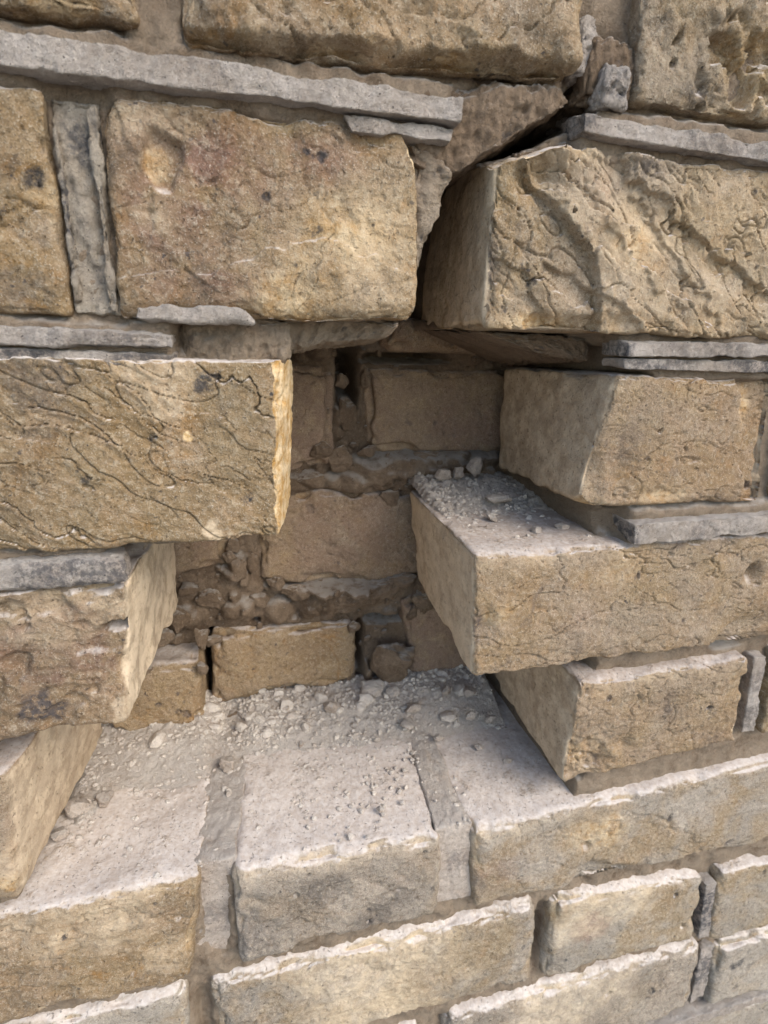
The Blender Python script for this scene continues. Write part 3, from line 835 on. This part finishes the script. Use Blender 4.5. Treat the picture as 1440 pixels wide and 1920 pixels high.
block('mortar', [(60, 67), (78, 61), (68, 26), (60, 26)], 3, 80, seed=56.9, warp=1.4, mid=2.0, fine=.6, cuts=(((72, 0, 48), (1, 0, -.42), 2.0),), stains=[(66, 40, 30, 3, .4)], **LM)
# smear of pale mortar over the lower edge of the purple brick
block('mortar', [(-30, 13.0), (5, 12.2), (8, 7.4), (-31, 7.2)], -2.6, 4, seed=57.3, mat=POINT, parent=wall, warp=.5, mid=.9, fine=.3, r=1.4, erode=2.2, res=.6, pits=0, yfine=8)

# ---- the wall beyond the photograph: plain bricks sharing three meshes, mortar slabs behind
def slab(x0, x1, y0, y1, z0, z1, name='mortar', mat=LIME):
    V = np.array([[x, y, z] for x in (x0, x1) for y in (y0, y1) for z in (z0, z1)], float)
    F = np.array([[0, 1, 3, 2], [4, 6, 7, 5], [0, 4, 5, 1], [2, 3, 7, 6], [0, 2, 6, 4], [1, 5, 7, 3]])
    return link_mesh(name, V, F, mat, wall, ((x0 + x1) / 2, (y0 + y1) / 2, (z0 + z1) / 2), False, np.zeros((8, 4)))


WX0, WX1, WZ1 = -2400., 2600., 900.
slab(WX0, LX0 + 3, 9, 330, GZ, WZ1)
slab(LX1 - 3, WX1, 9, 330, GZ, WZ1)
slab(LX0 + 3, LX1 - 3, 9, 330, LZ1 - 3, WZ1)
slab(LX0 + 3, LX1 - 3, 9, 330, GZ, LZ0 + 3)
slab(LX0 + 3, LX1 - 3, 172, 330, LZ0 + 3, LZ1 - 3)

protos = []
for k_, (w_, sd) in enumerate(((215, 61.), (215, 62.), (102, 63.), (102, 64.))):
    protos.append((w_, sd))
proto_ob = {}
occupied = [(-205, -24, 150, 84)]
courses = [(222, 160), (148, 86), (69, 8), (-6, -68), (-84, -144), (-157, -216), (-234, -294), (-309, -368), (-383, -444), (-458, -520), (-533, -595), (-608, -670)]
filled = {1: (-182, 302), 2: (-217, 302), 3: (-207, 362), 4: (-212, 312), 5: (-262, 392), 6: (-167, 334), 7: (-152, 392), 8: (-62, 410), 9: (58, 482)}
rp = random.Random(4)
for ci, (zt, zb) in enumerate(courses):
    lo, hi = filled.get(ci, (0, 0))
    spans = []
    x = lo - 10
    t = ci
    while x > -480:
        w_ = 215 if (t % 2) else 102
        spans.append((x - w_, w_))
        x -= w_ + 10
        t += 1
    x = hi + (10 if ci in filled else 0)
    while x < 680:
        w_ = 215 if (t % 2) else 102
        spans.append((x, w_))
        x += w_ + 10
        t += 1
    for x, w_ in spans:
        kk = (w_, rp.choice((0, 1)))
        cx, cz = x + w_ / 2, (zt + zb) / 2
        if kk not in proto_ob:
            proto_ob[kk] = block('brick', Qd(x, x + w_, zt, zb), 0, 60, BRICK, wall, res=3.2, seed=60 + w_ / 100 + kk[1] * 3, crease=0, warp=1.0, mid=.8, fine=.2, pits=0, yfine=12, tone=(.5, .4, 0))
            o = proto_ob[kk]
            o['w_mid'] = 0
            continue
        o = proto_ob[kk].copy()
        C.objects.link(o)
        o.parent = wall
        o.location = (cx * MM - wall.location.x, 0 - wall.location.y, cz * MM - wall.location.z)
        o['tone'] = [rp.uniform(.2, .9), rp.uniform(.1, .8), 0.0]
for o in proto_ob.values():
    del o['w_mid']
# and the rest of it down to the pavement, joined
RV, RF = [], []
cz = 900
row = 0
while cz > GZ + 60:
    x = WX0 + (row % 2) * -112
    while x < WX1:
        x0, x1 = max(x, WX0), min(x + 215, WX1)
        if x1 - x0 > 20 and not (x1 > -720 and x0 < 920 and cz > -700 and cz - 65 < 240):
            b0 = len(RV)
            dyv = rp.uniform(-1.5, 1.5)
            for yy in (dyv, 40):
                for zz in (cz - 65, cz):
                    for xx in (x0, x1):
                        RV.append((xx, yy, zz))
            RF += [(b0, b0 + 1, b0 + 3, b0 + 2), (b0, b0 + 2, b0 + 6, b0 + 4), (b0 + 1, b0 + 5, b0 + 7, b0 + 3), (b0 + 2, b0 + 3, b0 + 7, b0 + 6), (b0, b0 + 4, b0 + 5, b0 + 1)]
        x += 225
    cz -= 75
    row += 1
rest = link_mesh('brickwork', np.array(RV, float), np.array(RF), BRICK, wall, (100, 0, -300), False, np.zeros((len(RV), 4)))
rest['kind'] = 'stuff'
rest['tone'] = [.5, .4, 0.0]

# ------------------------------------------------------------------ loose mortar on the ledges
def ico(sub):
    t = (1 + 5 ** .5) / 2
    V = [(-1, t, 0), (1, t, 0), (-1, -t, 0), (1, -t, 0), (0, -1, t), (0, 1, t), (0, -1, -t), (0, 1, -t), (t, 0, -1), (t, 0, 1), (-t, 0, -1), (-t, 0, 1)]
    F = [(0, 11, 5), (0, 5, 1), (0, 1, 7), (0, 7, 10), (0, 10, 11), (1, 5, 9), (5, 11, 4), (11, 10, 2), (10, 7, 6), (7, 1, 8), (3, 9, 4), (3, 4, 2), (3, 2, 6), (3, 6, 8), (3, 8, 9), (4, 9, 5), (2, 4, 11), (6, 2, 10), (8, 6, 7), (9, 8, 1)]
    V = [np.array(v) / np.linalg.norm(v) for v in V]
    for _ in range(sub):
        cache = {}
        G = []

        def midp(a, b):
            key = (min(a, b), max(a, b))
            if key not in cache:
                m = V[a] + V[b]
                V.append(m / np.linalg.norm(m))
                cache[key] = len(V) - 1
            return cache[key]
        for a, b, c in F:
            ab, bc, ca = midp(a, b), midp(b, c), midp(c, a)
            G += [(a, ab, ca), (b, bc, ab), (c, ca, bc), (ab, bc, ca)]
        F = G
    return np.array(V), np.array(F)


ICO = {s: ico(s) for s in (0, 1, 2, 3, 4)}


def rock(sub, seed, facets=7, rough=.18):
    """unit lump: a sphere cut by random planes, then roughened"""
    V, F = ICO[sub]
    V = V.copy()
    r_ = np.random.default_rng(int(seed * 10) + 1)
    for _ in range(facets):
        n = r_.normal(size=3)
        n /= np.linalg.norm(n)
        d = r_.uniform(.48, .86)
        ov = np.clip(V @ n - d, 0, None)
        V -= ov[:, None] * n * .9
    if rough:
        V *= (1 + rough * fbm(V * 20 + seed * 9, 18, 3, seed))[:, None]
    return V, F


def ledge_height(x, y):
    """top of the dusty heap on the ledge under the hole (mm)"""
    P = np.stack([x, y, 0 * x], 1)
    back = sstep(38, 118, y)
    h = -241.0 + 17.5 * back ** 1.3 + 1.3 * fbm(P, 22, 3, 101.) * (.3 + back) + (2.2 * np.abs(fbm(P, 7, 3, 103.)) + .8 * fbm(P, 2.2, 2, 105.)) * back
    h += 6.5 * np.exp(-(((x + 86) / 10) ** 2 + ((y - 48) / 20) ** 2)) * (1 + .5 * fbm(P, 8, 3, 107.))     # along the left cheek
    for sx0, sx1 in ((-18, -12), (99, 101)):
        sc = sx0 + (sx1 - sx0) * y / 100
        h = np.maximum(h, -234.6 - 3.2 * ((x - sc) / 9) ** 2 - 9 * sstep(44, 8, y) + .7 * fbm(P, 6, 2, 109.))
    h += 1.3 * sstep(-.1, .5, fbm(P, 16, 3, 115.)) * sstep(20, 45, y) * sstep(70, 45, y)
    h += 4.5 * sstep(22, 62, y) * sstep(-18, -30, x) + 2.5 * sstep(40, 75, y)
    h += 4.0 * sstep(60, 96, y) * sstep(60, 130, x)
    h -= 8 * np.exp(-(((x + 12) / 9) ** 2 + ((y - 104) / 15) ** 2))
    return h


def heap(name, x0, x1, y0, y1, fn, step, label):
    xs, ys = np.arange(x0, x1, step), np.arange(y0, y1, step)
    A, B = np.meshgrid(xs, ys, indexing='ij')
    a, b = A.ravel(), B.ravel()
    V = np.stack([a, b, fn(a, b)], 1)
    ix = np.arange(len(a)).reshape(len(xs), len(ys))
    F = np.stack([ix[:-1, :-1], ix[1:, :-1], ix[1:, 1:], ix[:-1, 1:]], -1).reshape(-1, 4)
    o = link_mesh(name, V, F, DUST, None, ((x0 + x1) / 2, (y0 + y1) / 2, V[:, 2].mean()), True, np.zeros((len(V), 4)))
    o['kind'] = 'stuff'
    o['label'] = label
    o['category'] = 'debris'
    return o


def shelf_height(x, y):
    P = np.stack([x, y, 0 * x], 1)
    back = sstep(18, 104, y)
    return -86.5 + 10 * back + (2.2 * np.abs(fbm(P, 8, 3, 111.)) + 1.2 * fbm(P, 3, 2, 113.)) * sstep(20, 50, y) - 4 * sstep(101, 97, x)


heap('mortar_dust', -95, 158, 10, 124, ledge_height, .8, 'drift of brown mortar dust on the wide ledge below the hole')
heap('mortar_dust', 97.5, 165, 12, 116, shelf_height, .7, 'drift of mortar dust on the projecting brick right of the hole')


def scatter(name, n, area, fn, floor, sizes, label, seed, dens):
    r_ = np.random.default_rng(seed)
    T = [rock(0 if i < 8 else 1, 200 + i, 5, .25) for i in range(14)]
    VV, FF = [], []
    base = 0
    cnt = 0
    while cnt < n:
        m = 4000
        x = r_.uniform(area[0], area[1], m)
        y = r_.uniform(area[2], area[3], m)
        keep = r_.random(m) < dens(x, y)
        x, y = x[keep], y[keep]
        z = np.maximum(fn(x, y), floor(x, y))
        for i in range(len(x)):
            s = sizes[0] + (sizes[1] - sizes[0]) * r_.random() ** 9
            V, F = T[r_.integers(8, 14) if s > 1.2 else r_.integers(0, 8)]
            ang = r_.uniform(0, 6.28)
            c, s_ = math.cos(ang), math.sin(ang)
            v = V * np.array([s, s * r_.uniform(.6, 1), s * r_.uniform(.5, .9)])
            v = np.stack([v[:, 0] * c - v[:, 1] * s_, v[:, 0] * s_ + v[:, 1] * c, v[:, 2]], 1) + np.array([x[i], y[i], z[i] + s * .12])
            VV.append(v)
            FF.append(F + base)
            base += len(V)
            cnt += 1
            if cnt >= n:
                break
    V = np.concatenate(VV)
    o = link_mesh(name, V, np.concatenate(FF), CRUMB, None, tuple(V.mean(0)), False, np.zeros((len(V), 4)))
    o['kind'] = 'stuff'
    o['label'] = label
    o['category'] = 'debris'
    return o


def dens_ledge(x, y):
    P = np.stack([x, y, 0 * x], 1)
    return np.clip((.06 + .3 * sstep(20, 60, y) + .7 * sstep(55, 108, y)) * (.35 + .9 * sstep(-.2, .5, fbm(P, 20, 2, 121.))), 0, 1)


def floor_ledge(x, y):
    return np.where(x < -22, -233.0, np.where(x < 99, -234.0, -236.5)) + 0 * x


scatter('mortar_crumbs', 12500, (-94, 158, 6, 120), ledge_height, floor_ledge, (.15, 2.0), 'crumbs of broken mortar strewn over the ledge below the hole', 3, dens_ledge)
scatter('mortar_crumbs', 2600, (99, 165, 8, 114), shelf_height, lambda x, y: -83.0 + 0 * x, (.15, 1.8), 'crumbs of broken mortar on the projecting brick right of the hole', 4,
        lambda x, y: np.clip(.08 + 1.1 * sstep(20, 60, y), 0, 1) * sstep(175, 150, x + .3 * y))


scatter('mortar_crumbs', 420, (-92, 156, 60, 119), ledge_height, floor_ledge, (1.3, 6.5), 'broken bits of mortar heaped along the back of the ledge below the hole', 7,
        lambda x, y: np.clip(sstep(72, 106, y) * (.25 + sstep(-.1, .4, noise(np.stack([x, y, 0 * x], 1), 24, 131.))), 0, 1))


def lump(x, y, z, size, seed, label, group=None, name='mortar_lump', parent=None, sub=4, mat=None, facets=17):
    V, F = rock(sub if max(size) > 8.5 else 3, seed, facets, .2)
    V = V * (1 + .06 * fbm(V * 30, 9, 3, seed + 2) - .16 * np.abs(fbm(V * 30, 22, 3, seed + 6)))[:, None]
    V = V * np.array(size) + np.array([x, y, z])
    o = link_mesh(name, V, F, mat or DUST, parent, (x, y, z), True, np.zeros((len(V), 4)))
    if parent is None:
        o['label'] = label
        o['category'] = 'mortar lump'
        o['group'] = group or 'loose lumps of mortar lying in the hole'
    return o


# loose lumps on the ledge below the hole
lump(50, 96, -222.0, (6.5, 5.5, 5.5), 1.2, 'round pale mortar lump standing alone in front of the orange inner brick')
lump(77, 106, -218.5, (11, 7, 7.5), 2.3, 'large rough mortar lump at the back of the ledge under the boulder in the gap')
lump(91, 99, -220.0, (6.5, 5, 4.5), 3.1, 'angular mortar lump just right of the largest lump on the back of the ledge')
lump(99, 84, -223.0, (6.5, 5, 3.8), 4.4, 'flat-topped mortar flake on the middle of the ledge with a dark gap beneath it')
lump(93, 75, -226.0, (6, 5, 2.6), 5.7, 'thin pale mortar flake lying in front of the flat-topped one')
lump(-14, 66, -229.0, (5.5, 5, 5.5), 6.5, 'rough mortar lump at the left edge of the dusty middle brick')
lump(63, 20, -231.5, (2.6, 2.4, 2.0), 7.9, 'small pale mortar nodule alone on the dusty front of the middle brick')
lump(-88, 50, -226.5, (8.5, 6, 5), 8.2, 'broad mortar lump against the cream cheek at the left of the ledge')
lump(-93, 36, -229.0, (5, 4.5, 3.4), 9.6, 'blocky mortar lump nearest the front at the foot of the cream cheek')
lump(-75, 54, -227.5, (5.5, 5, 4.2), 10.3, 'mortar lump beside the broad one at the left of the ledge')
lump(-14, 47, -231.0, (2.2, 1.8, 2.6), 11.8, 'small upright mortar splinter by the seam left of the middle brick')
lump(140, 88, -219, (5, 4.5, 5), 12.7, 'wedge-shaped mortar lump at the back right corner of the ledge')
lump(125, 92, -219, (4.5, 4.5, 5), 13.4, 'pale mortar lump left of the wedge at the back of the ledge')
lump(134, 72, -224, (4, 3.5, 3.2), 14.6, 'smaller mortar lump in front of the wedge at the back right of the ledge')
lump(146, 68, -226, (3.2, 3, 3), 15.2, 'mortar lump touching the foot of the right cheek of the ledge')
lump(110, 62, -228.5, (3.6, 3, 2.2), 16.9, 'whitish mortar lump on the seam behind the right dusty brick')
lump(132, 52, -231.5, (3.0, 2.8, 2.4), 17.5, 'dark greenish pebble-like lump among crumbs on the right dusty brick')
lump(146, 40, -234, (3.0, 2.8, 2.2), 18.3, 'crumbly mortar lump isolated on the right dusty brick')
for i, (x, y, s) in enumerate(((-62, 96, 3.6), (-54, 100, 3.2), (-45, 99, 3.8), (-37, 97, 4.2), (-70, 92, 4.2))):
    lump(x, y, -226.5, (s, s * .9, s * .85), 20.1 + i * 1.7, ('second lump from the left along the foot of the orange-brown inner brick', 'middle lump of the row along the foot of the orange-brown inner brick', 'fourth lump along the foot of the orange-brown inner brick', 'last lump of the row, beside the dark gap, below the orange-brown brick', 'first lump of the row, next to the cream cheek, below the orange-brown brick')[i], 'row of lumps along the foot of the left inner brick')
for i, (x, y, s) in enumerate(((20, 100, 3.4), (34, 92, 2.8), (8, 88, 3.0), (62, 84, 3.2), (28, 76, 2.4), (74, 72, 2.6), (46, 66, 2.2))):
    lump(x, y, float(ledge_height(np.array([x]), np.array([float(y)]))[0]) + s * .4, (s, s * .9, s * .7), 30.1 + i * 1.9,
         ('lump half sunk in dust near the back edge, left of the pale round lump', 'lump half sunk in dust in front of the pale round lump', 'lump half sunk in dust at back left of the middle brick', 'lump half sunk in dust below the large back lump', 'lump half sunk in dust in the middle of the middle brick', 'lump half sunk in dust near the seam right of the middle brick', 'smallest lump half sunk in dust, nearest the bare front of the middle brick')[i], 'small lumps in the dust of the middle brick')
# three on the projecting brick
lump(114, 95, -72.0, (6.2, 5, 5), 41.5, 'oblong mortar lump, left one of the three in a row in the dark corner')
lump(124, 96, -72.5, (4.6, 4.5, 4.8), 42.6, 'small mortar lump between two bigger ones in the dark corner')
lump(134, 96, -68.5, (6.2, 5, 7.2), 43.8, 'tall mortar lump, right one of the three in a row in the dark corner')
lump(133, 60, -77.5, (8, 5.5, 3.2), 44.2, 'flat pale mortar flake on top of the projecting brick')
lump(121, 40, -80.5, (3.8, 3.5, 2.4), 45.7, 'small mortar lump on top of the projecting brick near its left corner')
lump(136, 22, -81.5, (3.6, 3.2, 2.4), 46.4, 'white dusty mortar nodule at the front of the projecting brick')
lump(150, 24, -81.2, (3.8, 3.0, 2.4), 47.3, 'white dusty mortar nodule beside the first at the front of the projecting brick')
# lumps still stuck in the back of the hole (parts of the wall)
for i, (x, y, z, s) in enumerate(((90, 109, -203, (19, 9, 22)), (75, 115, -80, (16, 8, 10)), (88, 114, -91, (8, 6, 7)), (61, 116, -38, (7, 6, 12)), (59, 118, -22, (5, 5, 6)),
                                  (62, 113, -155, (26, 10, 11)), (84, 113, -150, (14, 8, 9)), (-20, 114, -148, (10, 6, 9)), (0, 112, -137, (6, 5, 6)), (18, 112, -140, (7, 5, 6)), (-8, 112, -122, (6, 4, 5)),
                                  (-32, 112, -140, (7, 5, 6)), (8, 114, -152, (8, 6, 7)), (32, 112, -150, (8, 6, 7)), (-40, 110, -158, (9, 6, 10)), (-27, 108, -172, (6, 5, 9)), (-50, 108, -168, (9, 6, 7)),
                                  (-12, 113, -105, (5, 4, 7)), (-6, 115, -116, (5, 4, 5)), (112, 112, -160, (12, 7, 9)), (-12, 112, -232, (8, 6, 8)), (40, 114, -78, (12, 6, 7)), (56, 114, -66, (9, 6, 10)), (12, 112, -92, (5, 3, 9)), (98, 112, -145, (14, 5, 5)), (30, 112, -146, (12, 4, 4)), (66, 113, -176, (6, 4, 5)), (-20, 112, -176, (6, 4, 4)), (-26, 96, -184, (4, 4, 5)), (-60, 95, -180, (9, 4, 4)), (74, 114, -62, (7, 4, 5)), (110, 115, -66, (14, 5, 4)), (72, 114, -20, (4, 4, 6)), (5, 112, -128, (4, 4, 8)), (-30, 112, -92, (9, 4, 6)), (100, 112, -84, (8, 4, 5)), (46, 110, -60, (7, 3, 6)), (106, 112, -170, (5, 4, 8)))):
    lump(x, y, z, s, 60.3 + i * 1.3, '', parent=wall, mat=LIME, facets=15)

CT = [rock(0 if i < 4 else 1, 320 + i, 5, .22) for i in range(8)]
VV, FF, nb = [], [], 0
for p in CRUMB_AT:
    sz = .5 + 2.4 * rq.random() ** 4
    V, F = CT[rq.integers(4, 8) if sz > 1.3 else rq.integers(0, 4)]
    VV.append(V * sz * rq.uniform(.7, 1.2, 3) + p + np.array([0, -.3 * sz, 0]))
    FF.append(F + nb)
    nb += len(V)
V = np.concatenate(VV)
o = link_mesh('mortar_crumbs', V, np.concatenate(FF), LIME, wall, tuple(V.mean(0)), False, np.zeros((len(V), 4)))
o['kind'] = 'stuff'
